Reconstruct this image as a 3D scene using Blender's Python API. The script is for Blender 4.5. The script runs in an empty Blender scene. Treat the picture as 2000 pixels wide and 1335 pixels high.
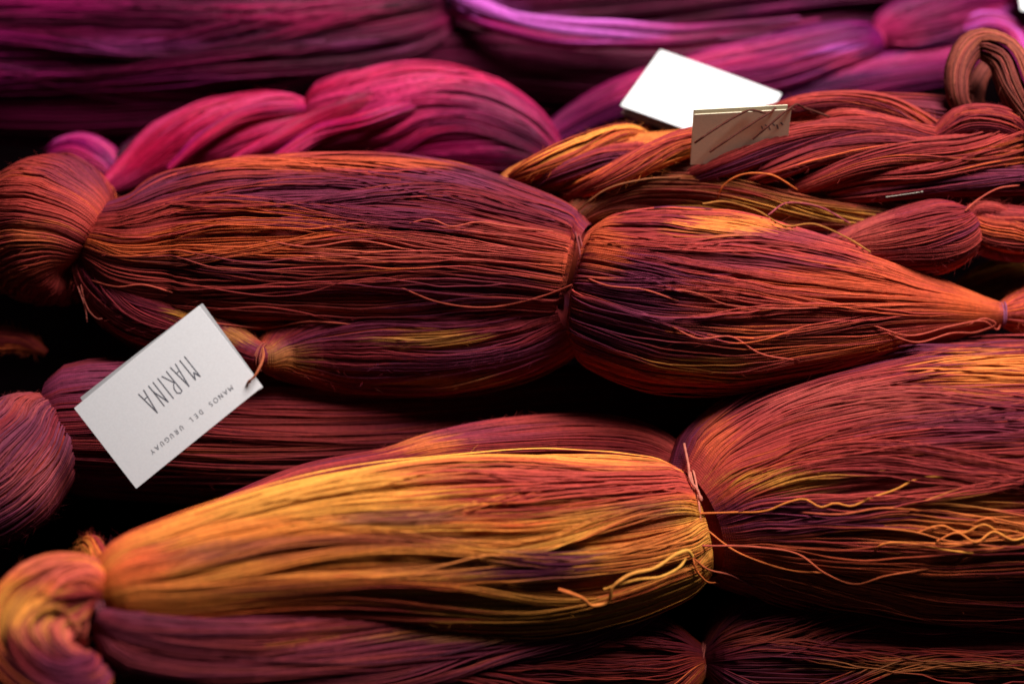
import bpy, bmesh, math
import numpy as np
from mathutils import Matrix, Vector

scene = bpy.context.scene
C = scene.collection
R = np.random.RandomState

# ------------------------------------------------------------------ camera
LENS, SENSOR = 60.0, 36.0
PITCH = math.radians(50)                 # looking down
AIM = np.array([0.0, 0.0, 0.09])
DIST = 0.90
FWD = np.array([0.0, math.cos(PITCH), -math.sin(PITCH)])
UP = np.array([0.0, math.sin(PITCH), math.cos(PITCH)])
RT = np.array([1.0, 0.0, 0.0])
EYE = AIM - DIST * FWD
PW, PH = 2000.0, 1335.0                  # the photograph's own pixels
KPX = SENSOR / LENS / PW                 # tangent per pixel

cd = bpy.data.cameras.new('camera')
cam = bpy.data.objects.new('camera', cd)
C.objects.link(cam)
cam.location = EYE
cam.rotation_euler = (math.pi / 2 - PITCH, 0, 0)
cd.lens, cd.sensor_width = LENS, SENSOR
cd.clip_start, cd.clip_end = 0.01, 50
cd.dof.use_dof = True
cd.dof.focus_distance = 0.885
cd.dof.aperture_fstop = 2.5
scene.camera = cam

# ------------------------------------------------------------------ world, lamp, exposure
w = bpy.data.worlds.new("World")
scene.world = w
w.use_nodes = True
bg = w.node_tree.nodes['Background']
bg.inputs[0].default_value = (0.75, 0.85, 1.0, 1)
bg.inputs[1].default_value = 0.028

def area(name, loc, target, sx, sy, power, col):
    l = bpy.data.lights.new(name, 'AREA')
    l.shape = 'RECTANGLE'
    l.size, l.size_y, l.energy, l.color = sx, sy, power, col
    o = bpy.data.objects.new(name, l)
    C.objects.link(o)
    o.location = loc
    o.rotation_euler = (Vector(target) - Vector(loc)).to_track_quat('-Z', 'Y').to_euler()
    return o

area('window_light', (0.42, 0.33, 1.28), (0.0, 0.02, 0.08), 0.66, 0.48, 44, (1.0, 0.965, 0.95))

scene.view_settings.view_transform = 'Standard'
scene.view_settings.look = 'None'
scene.view_settings.exposure = 0.0
scene.view_settings.gamma = 1.0
scene.cycles.use_denoising = True
scene.cycles.max_bounces = 8
scene.cycles.diffuse_bounces = 5

# ------------------------------------------------------------------ helpers
def ray(px, py):
    return FWD + RT * ((px - PW / 2) * KPX) + UP * ((PH / 2 - py) * KPX)

def at(px, py, z):
    """the point of height z that the photograph shows at this pixel"""
    d = ray(px, py)
    return EYE + d * ((z - EYE[2]) / d[2])

def at_depth(px, py, depth):
    return EYE + ray(px, py) * depth

def depth_of(p):
    return float(np.dot(np.asarray(p) - EYE, FWD))

def project(p):
    q = p - EYE
    d = q @ FWD
    return PW / 2 + (q @ RT) / d / KPX, PH / 2 - (q @ UP) / d / KPX, d

def pchip(x, y, xi):
    x = np.asarray(x, float); y = np.asarray(y, float)
    h = np.diff(x); dl = np.diff(y) / h
    n = len(x)
    if n == 2:
        return y[0] + dl[0] * (xi - x[0])
    m = np.zeros(n)
    for i in range(1, n - 1):
        if dl[i - 1] * dl[i] > 0:
            w1, w2 = 2 * h[i] + h[i - 1], h[i] + 2 * h[i - 1]
            m[i] = (w1 + w2) / (w1 / dl[i - 1] + w2 / dl[i])
    m[0], m[-1] = dl[0], dl[-1]
    k = np.clip(np.searchsorted(x, xi) - 1, 0, n - 2)
    t = (xi - x[k]) / h[k]
    t2, t3 = t * t, t * t * t
    return ((2 * t3 - 3 * t2 + 1) * y[k] + (t3 - 2 * t2 + t) * h[k] * m[k]
            + (-2 * t3 + 3 * t2) * y[k + 1] + (t3 - t2) * h[k] * m[k + 1])

def catmull(x, y, xi):
    x = np.asarray(x, float); y = np.asarray(y, float)
    m = np.gradient(y, x)
    h = np.diff(x)
    k = np.clip(np.searchsorted(x, xi) - 1, 0, len(x) - 2)
    t = (xi - x[k]) / h[k]
    t2, t3 = t * t, t * t * t
    return ((2 * t3 - 3 * t2 + 1) * y[k] + (t3 - 2 * t2 + t) * h[k] * m[k]
            + (-2 * t3 + 3 * t2) * y[k + 1] + (t3 - t2) * h[k] * m[k + 1])

def _h(ix, iy, s):
    a = np.sin(ix * 127.1 + iy * 311.7 + s * 74.7) * 43758.5453
    return a - np.floor(a)

def vnoise(x, y, s):
    x0, y0 = np.floor(x), np.floor(y)
    fx, fy = x - x0, y - y0
    fx = fx * fx * (3 - 2 * fx); fy = fy * fy * (3 - 2 * fy)
    a = _h(x0, y0, s) * (1 - fx) + _h(x0 + 1, y0, s) * fx
    b = _h(x0, y0 + 1, s) * (1 - fx) + _h(x0 + 1, y0 + 1, s) * fx
    return a * (1 - fy) + b * fy

def wave(t, rng, n, lo, hi, k=3):
    """n smooth random curves over t (shape n x len(t)), about -1..1"""
    out = np.zeros((n, t.shape[-1]))
    for _ in range(k):
        f = rng.uniform(lo, hi, (n, 1)); p = rng.uniform(0, 6.283, (n, 1))
        out += rng.uniform(.4, 1, (n, 1)) * np.sin(6.283 * f * t + p)
    return out / (k * .6)

def norm(v):
    return v / np.maximum(np.linalg.norm(v, axis=-1, keepdims=True), 1e-9)

# ------------------------------------------------------------------ mesh assembly
class Soup:
    """collects quads with a colour per vertex and builds ONE mesh object"""
    def __init__(self):
        self.v, self.q, self.c, self.r, self.n = [], [], [], [], 0
    def tubes(self, P, rad, col, S=4, hint=None, shell=False):
        N, M, _ = P.shape
        T = norm(np.gradient(P, axis=1))
        if hint is None:
            hint = np.broadcast_to(-FWD, P.shape)
        e1 = norm(hint - (hint * T).sum(-1, keepdims=True) * T)
        e2 = np.cross(T, e1)
        a = np.arange(S) * (2 * math.pi / S) + (math.pi / S if S == 3 else math.pi)
        if shell:
            a = np.array([-2.1, 0.0, 2.1])[:S] if S == 3 else np.array([-1.57, 1.57])
        rad = np.broadcast_to(np.asarray(rad, float), (N, M)) if np.ndim(rad) else np.full((N, M), float(rad))
        ring = (P[:, :, None] + rad[:, :, None, None] * (np.cos(a)[:, None] * e1[:, :, None] + np.sin(a)[:, None] * e2[:, :, None]))
        run = np.concatenate([np.zeros((N, 1)), np.cumsum(np.linalg.norm(np.diff(P, axis=1), axis=2), axis=1)], 1)
        rr = run[:, :, None] + np.arange(S)[None, None, :] / S * 0.0024
        idx = self.n + np.arange(N * M * S).reshape(N, M, S)
        A = idx[:, :-1]; B = idx[:, 1:]
        q = np.stack([A, np.roll(A, -1, 2), np.roll(B, -1, 2), B], -1)
        if shell:
            q = q[:, :, :-1]
        q = q.reshape(-1, 4)
        self.v.append(ring.reshape(-1, 3)); self.q.append(q)
        self.c.append(np.repeat(col.reshape(N * M, 3), S, 0)); self.r.append(rr.reshape(-1))
        self.n += N * M * S
    def build(self, name, mat, parent=None):
        v = np.concatenate(self.v); q = np.concatenate(self.q); c = np.concatenate(self.c); r = np.concatenate(self.r)
        off = np.zeros(3)
        if parent is not None:
            off = np.array(parent.location)
        me = bpy.data.meshes.new(name)
        me.vertices.add(len(v)); me.vertices.foreach_set('co', (v - off).astype(np.float32).ravel())
        me.loops.add(q.size); me.loops.foreach_set('vertex_index', q.astype(np.int32).ravel())
        me.polygons.add(len(q))
        me.polygons.foreach_set('loop_start', np.arange(0, q.size, 4, dtype=np.int32))
        me.polygons.foreach_set('use_smooth', np.ones(len(q), dtype=bool))
        at_ = me.attributes.new('dye', 'FLOAT_COLOR', 'POINT')
        at_.data.foreach_set('color', np.concatenate([c, np.ones((len(c), 1))], 1).astype(np.float32).ravel())
        at2 = me.attributes.new('run', 'FLOAT', 'POINT')
        at2.data.foreach_set('value', r.astype(np.float32))
        me.materials.append(mat)
        me.update(calc_edges=True)
        me.validate()
        o = bpy.data.objects.new(name, me)
        C.objects.link(o)
        o.parent = parent
        return o

def thing(name, label, cat, loc, group=None):
    o = bpy.data.objects.new(name, None)
    C.objects.link(o)
    o.location = loc
    o.empty_display_size = .03
    o['label'], o['category'] = label, cat
    if group:
        o['group'] = group
    return o

# ------------------------------------------------------------------ materials
def yarn_material(name, sheen=.0, spec=.11, rough=.7):
    m = bpy.data.materials.new(name); m.use_nodes = True
    nt = m.node_tree; N = nt.nodes; L = nt.links
    b = N['Principled BSDF']
    a = N.new('ShaderNodeAttribute'); a.attribute_name = 'dye'
    r = N.new('ShaderNodeAttribute'); r.attribute_name = 'run'
    tc = N.new('ShaderNodeTexCoord')
    nz = N.new('ShaderNodeTexNoise'); nz.inputs['Scale'].default_value = 420; nz.inputs['Detail'].default_value = 3
    L.new(tc.outputs['Object'], nz.inputs['Vector'])
    mr = N.new('ShaderNodeMapRange')
    mr.inputs[1].default_value, mr.inputs[2].default_value = .3, .7
    mr.inputs[3].default_value, mr.inputs[4].default_value = .82, 1.14
    L.new(nz.outputs['Fac'], mr.inputs[0])
    mx = N.new('ShaderNodeVectorMath'); mx.operation = 'SCALE'
    L.new(a.outputs['Color'], mx.inputs[0]); L.new(mr.outputs[0], mx.inputs['Scale'])
    L.new(mx.outputs[0], b.inputs['Base Color'])
    # the twist of the plies
    mu = N.new('ShaderNodeMath'); mu.operation = 'MULTIPLY'; mu.inputs[1].default_value = 2 * math.pi / 0.0024 * 2
    si = N.new('ShaderNodeMath'); si.operation = 'SINE'
    L.new(r.outputs['Fac'], mu.inputs[0]); L.new(mu.outputs[0], si.inputs[0])
    bu = N.new('ShaderNodeBump'); bu.inputs['Strength'].default_value = .35; bu.inputs['Distance'].default_value = .00015
    L.new(si.outputs[0], bu.inputs['Height']); L.new(bu.outputs[0], b.inputs['Normal'])
    b.inputs['Roughness'].default_value = rough
    b.inputs['Specular IOR Level'].default_value = spec
    b.inputs['Sheen Weight'].default_value = sheen
    b.inputs['Sheen Roughness'].default_value = .4
    L.new(mx.outputs[0], b.inputs['Sheen Tint'])
    return m

YARN = yarn_material('yarn')
SILK = yarn_material('silky_yarn', 0, .13, .45)

def plain(name, col, rough=.8, spec=.3, noise=None, amount=.1):
    m = bpy.data.materials.new(name); m.use_nodes = True
    nt = m.node_tree; N = nt.nodes; L = nt.links
    b = N['Principled BSDF']
    b.inputs['Roughness'].default_value = rough
    b.inputs['Specular IOR Level'].default_value = spec
    b.inputs['Base Color'].default_value = (*col, 1)
    if noise:
        tc = N.new('ShaderNodeTexCoord')
        nz = N.new('ShaderNodeTexNoise'); nz.inputs['Scale'].default_value = noise; nz.inputs['Detail'].default_value = 6
        L.new(tc.outputs['Object'], nz.inputs['Vector'])
        mr = N.new('ShaderNodeMapRange')
        mr.inputs[1].default_value, mr.inputs[2].default_value = .3, .7
        mr.inputs[3].default_value, mr.inputs[4].default_value = 1 - amount, 1 + amount
        L.new(nz.outputs['Fac'], mr.inputs[0])
        mx = N.new('ShaderNodeVectorMath'); mx.operation = 'SCALE'
        mx.inputs[0].default_value = col
        L.new(mr.outputs[0], mx.inputs['Scale']); L.new(mx.outputs[0], b.inputs['Base Color'])
        bu = N.new('ShaderNodeBump'); bu.inputs['Strength'].default_value = .12; bu.inputs['Distance'].default_value = .0002
        L.new(nz.outputs['Fac'], bu.inputs['Height']); L.new(bu.outputs[0], b.inputs['Normal'])
    return m

# ------------------------------------------------------------------ dyes (base colours of the wool, some darkened for shade)
PLUM = (.115, .013, .036); MAROON = (.15, .010, .015); RUST = (.265, .026, .022); BRICK = (.36, .041, .030)
EMBER = (.50, .078, .022); ORANGE = (.62, .155, .028); GOLD = (.58, .222, .034); MUSTARD = (.50, .20, .026)
ROSEW = (.42, .070, .050); BROWN = (.20, .060, .022); OLIVE = (.32, .115, .024)
WINE = (.030, .0008, .007); CRIM = (.38, .004, .036); MAG = (.27, .004, .08); PURP = (.11, .004, .066); LILAC = (.42, .07, .36)
PINK = (.47, .024, .105); DPURP = (.038, .0015, .020)

PAL_RUST = [(0, PLUM), (.25, MAROON), (.5, RUST), (.9, BRICK), (1, EMBER)]
PAL_RUST_SHADE = [(0, (.055, .004, .011)), (.4, (.10, .006, .006)), (.8, (.17, .016, .007)), (1, (.26, .055, .010))]  # darkened rust: shade below the front skein is put into the dye
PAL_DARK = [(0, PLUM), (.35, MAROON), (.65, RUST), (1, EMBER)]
PAL_GOLD = [(0, MAROON), (.2, RUST), (.45, EMBER), (.65, ORANGE), (.9, GOLD), (1, GOLD)]
PAL_BROWN = [(0, PLUM), (.25, BROWN), (.55, RUST), (.8, OLIVE), (1, MUSTARD)]
PAL_PURP = [(0, PLUM), (.35, (.12, .02, .04)), (.7, MAROON), (1, RUST)]
PAL_WINE = [(0, WINE), (.4, DPURP), (.75, (.085, .002, .022)), (.93, PURP), (1, MAG)]
PAL_CRIM = [(0, (.14, .002, .03)), (.3, CRIM), (.6, PINK), (.85, CRIM), (1, MAG)]
PAL_MAG = [(0, DPURP), (.3, PURP), (.55, MAG), (.8, PINK), (1, LILAC)]

def ramp(pal, x):
    xs = [p[0] for p in pal]; cs = np.array([p[1] for p in pal])
    return np.stack([np.interp(x, xs, cs[:, k]) for k in range(3)], -1)

SURF = []                                # (px, py, depth) of yarn already laid, to lay threads on it

DENS = 1.02
def bundle(root, name, spine, n, pal, seed, S=3, thick=.00041, locks=34, lock_amp=.16, wob=.012, depth=.10,
           squash=1.0, patches=(), mat=None, segs=40, stray=.05, bias=0.0, fx=4.0, twist=0.0, core=None, vary=.17, spread=1.0, dens=DENS, fuzz=1000):
    """a sheaf of yarn strands gathered along a spine of (px, py, height, half-width px) points: one mesh"""
    rng = R(seed)
    if mat is not None:                  # far out of focus
        dens, segs, fuzz = min(dens, .95), int(segs * .75), fuzz // 4
    spine = list(spine)                  # sheaves that run out of the picture close to a rounded end out there
    for e, nx, side in ((-1, -2, 1), (0, 1, -1)):
        a0, b0, c0, d0 = spine[e]
        if (a0 > 2015 if side > 0 else a0 < -15) and d0 > 12:
            ta, tb = a0 - spine[nx][0], b0 - spine[nx][1]
            tl_ = math.hypot(ta, tb); ta, tb = ta / tl_, tb / tl_
            ext = [(a0 + ta * d0 * f, b0 + tb * d0 * f, c0, d0 * g) for f, g in ((.9, .93), (1.7, .7), (2.1, .35), (2.2, .04))]
            spine = spine + ext if side > 0 else ext[::-1] + spine
    pts = np.array([at(a, b, c) for a, b, c, d in spine])
    rad = np.array([d * KPX * depth_of(p) for (a, b, c, d), p in zip(spine, pts)])
    s = np.concatenate([[0], np.cumsum(np.linalg.norm(np.diff(pts, axis=0), axis=1))])
    fine = np.linspace(0, s[-1], 600)
    fr = pchip(s, rad, fine)
    path = np.concatenate([[0], np.cumsum(np.hypot(np.diff(fine), np.diff(fr)))])
    si = np.interp(np.linspace(0, path[-1], segs), path, fine)
    sp = np.stack([catmull(s, pts[:, k], si) for k in range(3)], -1)
    r = np.maximum(pchip(s, rad, si), 0)
    t = si / s[-1]
    T = norm(np.gradient(sp, si, axis=0))
    V = norm(-FWD - (T @ -FWD)[:, None] * T)
    W = np.cross(V, T)
    rmax = r.max()
    env = np.clip(r / rmax, 0, 1) ** .6
    env = env * np.clip((1 - np.abs(2 * t - 1)) * 6, 0, 1) ** .5
    # locks: the groups in which the strands cling together
    lk_th = (np.arange(locks) + rng.uniform(-.35, .35, locks)) * (2 * math.pi / locks) - math.pi
    lk_w = 2 * math.pi / locks * rng.uniform(.55, 1.25, locks)
    lk_dr = wave(t[None], rng, locks, .3, 1.6) * lock_amp
    lk_rec = np.clip(wave(t[None], rng, locks, .4, 1.8), -1, 1) * .5 + rng.uniform(-.5, .5, (locks, 1))
    lk_fan = 1 + .45 * wave(t[None], rng, locks, .3, 1.4)
    # strands; most of them on the half one can see
    n = int(n * dens)
    g = np.linspace(-math.pi, math.pi, 2000); cdf = np.cumsum(np.where(np.abs(g) < 1.9, 1.0, .12)); cdf /= cdf[-1]
    th = np.interp((np.arange(n) + rng.uniform(0, 1, n)) / n, cdf, g)
    k = np.argmin(np.abs((th[:, None] - lk_th[None] + math.pi) % (2 * math.pi) - math.pi), 1)
    o = np.clip(((th - lk_th[k] + math.pi) % (2 * math.pi) - math.pi) / (2 * math.pi / locks) + rng.normal(0, .07, n), -1.2, 1.2)
    layer = rng.uniform(0, 1, n) ** 1.6
    theta = (lk_th[k] + 0)[:, None] + lk_dr[k] * env + (o * lk_w[k])[:, None] * spread * np.where(env > 0, lk_fan[k], 1)
    theta = theta + (wave(t[None], rng, n, 1.5, 6) + .45 * wave(t[None], rng, n, 7, 16, 2)) * wob * env
    rho = 1 - depth * (.40 * layer[:, None] + .42 * (lk_rec[k] * .5 + .5)) * env - .045 * np.minimum(o * o, 2)[:, None] * env
    inner = rng.uniform(0, 1, n) < .27       # an even layer underneath, seen between the locks
    ni = int(inner.sum())
    theta[inner] = th[inner][:, None] + wave(t[None], rng, ni, .4, 5) * wob * 1.5 * env
    rho[inner] = 1 - (depth * .62 + rng.uniform(0, .03, (ni, 1))) * env
    isstray = (rng.uniform(0, 1, n) < stray) & ~inner
    ns = int(isstray.sum())
    if ns:
        theta[isstray] += wave(t[None], rng, ns, .6, 3.5) * .07 * env * rng.uniform(.3, 1.2, (ns, 1))
        rho[isstray] = 1 + .012 * rng.uniform(0, 1, (ns, 1)) * env + .012 * wave(t[None], rng, ns, 1, 4) * env
    theta = theta + twist * t[None] 
    ct, sn = np.cos(theta), np.sin(theta)
    rr = r[None] * rho
    rad_dir = ct[..., None] * V[None] * squash + sn[..., None] * W[None]
    P = sp[None] + rr[..., None] * rad_dir
    # dye: long blotches that neighbours share, with ragged ends
    L = s[-1]
    jit = rng.normal(0, .10, n)[:, None]
    x = si[None] / 0.11 * fx / 4 + jit * 2
    nn = .62 * vnoise(x, lk_th[k][:, None] * 1.3 + 7 + o[:, None] * .25, seed) + .38 * vnoise(x * 2.3, lk_th[k][:, None] * 3 + 3, seed + 9)
    nn = np.clip((nn - .5) * 1.5 + .5 + bias + rng.normal(0, .05, n)[:, None], 0, 1)
    col = ramp(pal, nn)
    px, py, d = project(P)
    def paint(col, px, py, jx, jy):
        for (cx, cy, ax, ay, pc, st) in patches:
            g = ((px + jx * ax - cx) / ax) ** 2 + ((py + jy * ay - cy) / ay) ** 2
            f = st * np.clip(1.5 - g, 0, 1) ** .8
            f = np.clip(f, 0, 1)[..., None]
            col = col * (1 - f) + np.array(pc) * f
        return col
    col = paint(col, px, py, rng.normal(0, .38, n)[:, None], rng.normal(0, .22, n)[:, None])
    col = col * np.clip(rng.normal(1, vary, n), .6, 1.5)[:, None, None]
    core = core if core else 1 - .62 * depth - .035
    b = Soup()
    b.tubes(P, thick * rng.uniform(.8, 1.2, (n, 1)) * (1 + .16 * wave(t[None], rng, n, 6, 20, 2)), col, S, hint=rad_dir, shell=True)
    # the strands deeper inside, packed solid
    CS = 28
    a = np.linspace(0, 2 * math.pi, CS + 1)[:-1]
    cr = r * core
    cr[0] *= .02; cr[-1] *= .02
    cp = sp[:, None] + cr[:, None, None] * (np.cos(a)[:, None] * V[:, None] * squash + np.sin(a)[:, None] * W[:, None])
    cn = np.clip((.62 * vnoise(si[:, None] / .11 * fx / 4, a[None] * 1.3, seed) + .38 * .5 - .5) * 1.5 + .5 + bias, 0, 1)
    qx, qy, _ = project(cp)
    cc = paint(ramp(pal, cn), qx, qy, 0, 0)
    idx = b.n + np.arange(segs * CS).reshape(segs, CS)
    A, B = idx[:-1], idx[1:]
    b.q.append(np.stack([A, np.roll(A, -1, 1), np.roll(B, -1, 1), B], -1).reshape(-1, 4))
    b.v.append(cp.reshape(-1, 3)); b.c.append(cc.reshape(-1, 3)); b.r.append(np.zeros(segs * CS)); b.n += segs * CS
    if fuzz:
        fi = rng.randint(0, n, fuzz); fj = rng.randint(2, segs - 2, fuzz)
        ok = (np.abs((theta[fi, fj] + math.pi) % (2 * math.pi) - math.pi) < 2.0) & (rho[fi, fj] > .93) & (env[fj] > .6)
        fi, fj = fi[ok], fj[ok]; m_ = len(fi)
        p0 = P[fi, fj]; o_ = rad_dir[fi, fj]; tg = norm(P[fi, fj + 1] - P[fi, fj - 1]) * rng.choice([-1, 1], (m_, 1))
        ln = rng.uniform(.001, .0045, (m_, 1)); rs = norm(rng.normal(0, 1, (m_, 3)))
        hairs = np.stack([p0, p0 + ln * (.45 * o_ + .5 * tg + .25 * rs), p0 + ln * (.7 * o_ + 1.0 * tg + .6 * rs)], 1)
        b.tubes(hairs, np.array([[.00005, .00004, .00001]]) * np.ones((m_, 1)), np.repeat(col[fi, fj][:, None], 3, 1), 2, shell=True)
    ob = b.build(name, mat or YARN, root)
    ob['kind'] = 'stuff'
    f = (np.abs(theta) < 1.7)
    SURF.append(np.stack([px[f], py[f], d[f]], -1))
    return ob

def surface_depth(px, py, rad=9):
    best = 9
    for rr in (rad, rad * 2.5):
        for s in SURF:
            m = (np.abs(s[:, 0] - px) < rr) & (np.abs(s[:, 1] - py) < rr)
            if m.any():
                best = min(best, s[m, 2].min())
        if best < 9:
            return best
    return .9

def smooth_path(pts, m):
    pts = np.asarray(pts, float)
    s = np.concatenate([[0], np.cumsum(np.linalg.norm(np.diff(pts, axis=0), axis=1))])
    si = np.linspace(0, s[-1], m)
    return np.stack([catmull(s, pts[:, k], si) for k in range(3)], -1)

def thread(root, pix, col, thick=.0006, lift=.0012, name='loose_thread', m=48, mat=None, colb=None, tip=False, rad_=9):
    """a single loose thread lying on the yarn along the given pixels"""
    p3 = [at_depth(q[0], q[1], surface_depth(q[0], q[1], rad_) - lift - (q[2] if len(q) > 2 else 0)) for q in pix]
    P = smooth_path(p3, m)
    # even out the bumps of what it lies on
    d = (P - EYE) @ FWD
    for _ in range(6):
        d[1:-1] = (d[:-2] + d[1:-1] * 2 + d[2:]) / 4
    if not tip:                          # both ends sink back among the strands
        e = np.minimum(np.arange(m), np.arange(m)[::-1]) / (m * .12)
        d = d + .0032 * np.clip(1 - e, 0, 1)
    P = EYE + (P - EYE) / ((P - EYE) @ FWD)[:, None] * d[:, None]
    c = np.array(col) if colb is None else np.array(col)[None] * (1 - np.linspace(0, 1, m))[:, None] + np.array(colb)[None] * np.linspace(0, 1, m)[:, None]
    rad = thick * (1 + .16 * wave(np.linspace(0, 1, m)[None], R(int(pix[0][0] * 7 + pix[0][1])), 1, 3, 12))
    if tip:
        rad[0, -4:] *= np.array([1.3, 1.6, 1.5, .5])
    b = Soup()
    b.tubes(P[None], rad, np.broadcast_to(c, (m, 3))[None], 7)
    return b.build(name, mat or YARN, root)

def tie(root, px, py, z, rpx, ang, col, wraps=3, thick=.0006, squash=1.0, name='tie_thread', mat=None):
    """the thread wound round a neck; ang = direction of the skein there, degrees in the picture (0 = to the right)"""
    p = at(px, py, z)
    r = rpx * KPX * depth_of(p)
    a = math.radians(ang)
    q = at(px + 10 * math.cos(a), py - 10 * math.sin(a), z)
    T = (q - p) / np.linalg.norm(q - p)
    V = norm(-FWD - (T @ -FWD) * T); W = np.cross(V, T)
    m = 30 * wraps
    u = np.linspace(0, 2 * math.pi * wraps, m)
    rr = r * (1 + .03 * np.sin(u * 1.37 + px))
    P = p + rr[:, None] * (np.cos(u)[:, None] * V * squash + np.sin(u)[:, None] * W) + T * (thick * 1.7 * (u / 6.283 - wraps / 2) + .0006 * np.sin(u * .7 + py))[:, None]
    b = Soup()
    b.tubes(P[None], thick, np.broadcast_to(np.array(col), (m, 3))[None], 6)
    return b.build(name, mat or YARN, root)

def mesh_obj(name, verts, faces, mat, parent=None, smooth=False):
    me = bpy.data.meshes.new(name)
    off = np.array(parent.location) if parent is not None else np.zeros(3)
    me.from_pydata([tuple(np.asarray(v, float) - off) for v in verts], [], faces)
    me.materials.append(mat)
    if smooth:
        me.polygons.foreach_set('use_smooth', [True] * len(me.polygons))
    me.update()
    o = bpy.data.objects.new(name, me)
    C.objects.link(o)
    o.parent = parent
    return o

# ------------------------------------------------------------------ the surface underneath
TABLE = plain('dark_cloth', (.0016, .0006, .0009), 1.0, .0, 60, .3)
o = mesh_obj('table_top', [(-1.2, -.8, -.095), (1.2, -.8, -.095), (1.2, 1.0, -.095), (-1.2, 1.0, -.095)], [(0, 1, 2, 3)], TABLE)
o['kind'] = 'structure'

# ------------------------------------------------------------------ skeins
GR = 'skeins of hand dyed yarn heaped on the table'
GM = 'magenta and purple skeins at the back of the heap'
def skein(label, px, py, z, group=GR):
    return thing('yarn_skein', label, 'yarn skein', at(px, py, z) * np.array([1, 1, 0]) + np.array([0, 0, 0]), group)

# --- the large rust skein across the middle
A = skein('large rust red skein across the middle with a round knob end and a card tag', 900, 540, 0)
ZA = .092
bundle(A, 'yarn_lobe', [(172, 470, .100, 48), (198, 474, .100, 80), (250, 487, .097, 122), (350, 490, ZA, 160), (500, 488, ZA, 182), (700, 484, ZA, 184),
       (870, 490, ZA, 172), (990, 506, ZA, 150), (1065, 518, ZA, 132), (1106, 526, .09, 116), (1131, 532, .09, 96)],
       620, PAL_RUST, 11, locks=44, segs=84, bias=-.05, depth=.13, patches=[
       (620, 370, 190, 36, PLUM, .9), (420, 520, 160, 22, PLUM, .6), (760, 420, 230, 30, PLUM, .8), (980, 400, 120, 40, MAROON, .7), (930, 470, 120, 36, ROSEW, .7), (700, 490, 120, 25, ROSEW, .5),
       (650, 318, 330, 10, EMBER, .6), (1090, 510, 40, 50, EMBER, .55), (950, 475, 140, 40, BRICK, .5), (300, 560, 120, 40, BRICK, .6), (420, 590, 120, 18, BRICK, .8), (900, 560, 120, 30, PLUM, .5), (640, 600, 120, 20, BRICK, .7), (250, 430, 60, 30, RUST, .7)])
bundle(A, 'yarn_lobe', [(172, 520, .08, 30), (230, 560, .066, 80), (400, 610, .052, 118), (650, 618, .046, 138), (900, 610, .046, 138), (1050, 590, .054, 112), (1130, 556, .07, 50)],
       260, PAL_DARK, 17, dens=1.1, fuzz=200, locks=20, segs=36, bias=-.08)
bundle(A, 'yarn_lobe', [(172, 500, .094, 36), (205, 545, .09, 58), (270, 598, .084, 66), (360, 635, .08, 56), (450, 672, .08, 40), (510, 696, .079, 25), (530, 698, .078, 12)],
       240, PAL_DARK, 12, locks=18, segs=40, bias=.05, patches=[(380, 615, 60, 12, MUSTARD, .8), (450, 655, 60, 16, OLIVE, .8), (280, 640, 60, 40, MAROON, .7)])
bundle(A, 'yarn_lobe', [(492, 697, .079, 12), (512, 697, .078, 25), (540, 690, .072, 50), (600, 676, .066, 84), (720, 660, .062, 114), (880, 652, .062, 120), (1000, 636, .066, 112),
       (1065, 622, .072, 98), (1104, 612, .078, 84), (1131, 604, .084, 66)], 320, PAL_DARK, 13, locks=24, segs=44, bias=.0,
       patches=[(560, 700, 60, 26, OLIVE, .7), (850, 662, 90, 14, MUSTARD, .6), (900, 750, 110, 14, OLIVE, .6), (960, 700, 120, 24, PLUM, .8), (690, 690, 90, 26, MAROON, .8)])
bundle(A, 'yarn_lobe', [(1131, 558, .09, 108), (1152, 562, .09, 130), (1200, 572, ZA, 160), (1300, 586, ZA, 181), (1400, 592, ZA, 180), (1550, 598, .09, 152), (1700, 604, .084, 112),
       (1820, 608, .08, 68), (1900, 612, .076, 40), (1955, 614, .075, 22)], 580, PAL_RUST, 14, locks=42, segs=80, depth=.12, bias=.06, patches=[
       (1430, 440, 90, 18, ORANGE, .95), (1240, 560, 110, 60, PLUM, .95), (1180, 640, 80, 60, PLUM, .8), (1500, 510, 130, 16, PLUM, .55), (1250, 650, 120, 50, PLUM, .6), (1180, 480, 40, 60, EMBER, .7),
       (1750, 560, 190, 60, EMBER, .6), (1900, 600, 60, 40, EMBER, .9), (1380, 720, 80, 22, MUSTARD, .6), (1600, 640, 150, 40, RUST, .7), (1550, 460, 120, 14, PLUM, .5)])
bundle(A, 'loop_end', [(1955, 614, .075, 22), (1975, 612, .074, 36), (2020, 608, .07, 52), (2090, 606, .06, 40), (2120, 606, .05, 5)], 110, PAL_RUST, 15, locks=12, segs=22, bias=.25)
bundle(A, 'loop_end', [(178, 468, .102, 44), (166, 460, .104, 92), (140, 452, .103, 134), (112, 450, .097, 150), (84, 458, .082, 140), (66, 470, .060, 98), (58, 480, .042, 10)],
       420, PAL_RUST, 16, locks=22, segs=52, bias=.12, lock_amp=.05, depth=.05, dens=.55, stray=.03, wob=.014, thick=.00050, patches=[
       (90, 480, 90, 90, BRICK, .55), (60, 460, 50, 30, ORANGE, .35), (150, 340, 50, 50, PLUM, .6), (60, 570, 60, 40, MAROON, .5)])
tie(A, 174, 470, .101, 50, 10, (.42, .16, .09), 3)
tie(A, 1131, 556, .09, 109, 5, (.16, .03, .03), 2)
tie(A, 1955, 614, .075, 24, 0, (.20, .05, .10), 3)
tie(A, 512, 697, .0795, 26, -12, (.22, .045, .03), 3)

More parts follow.
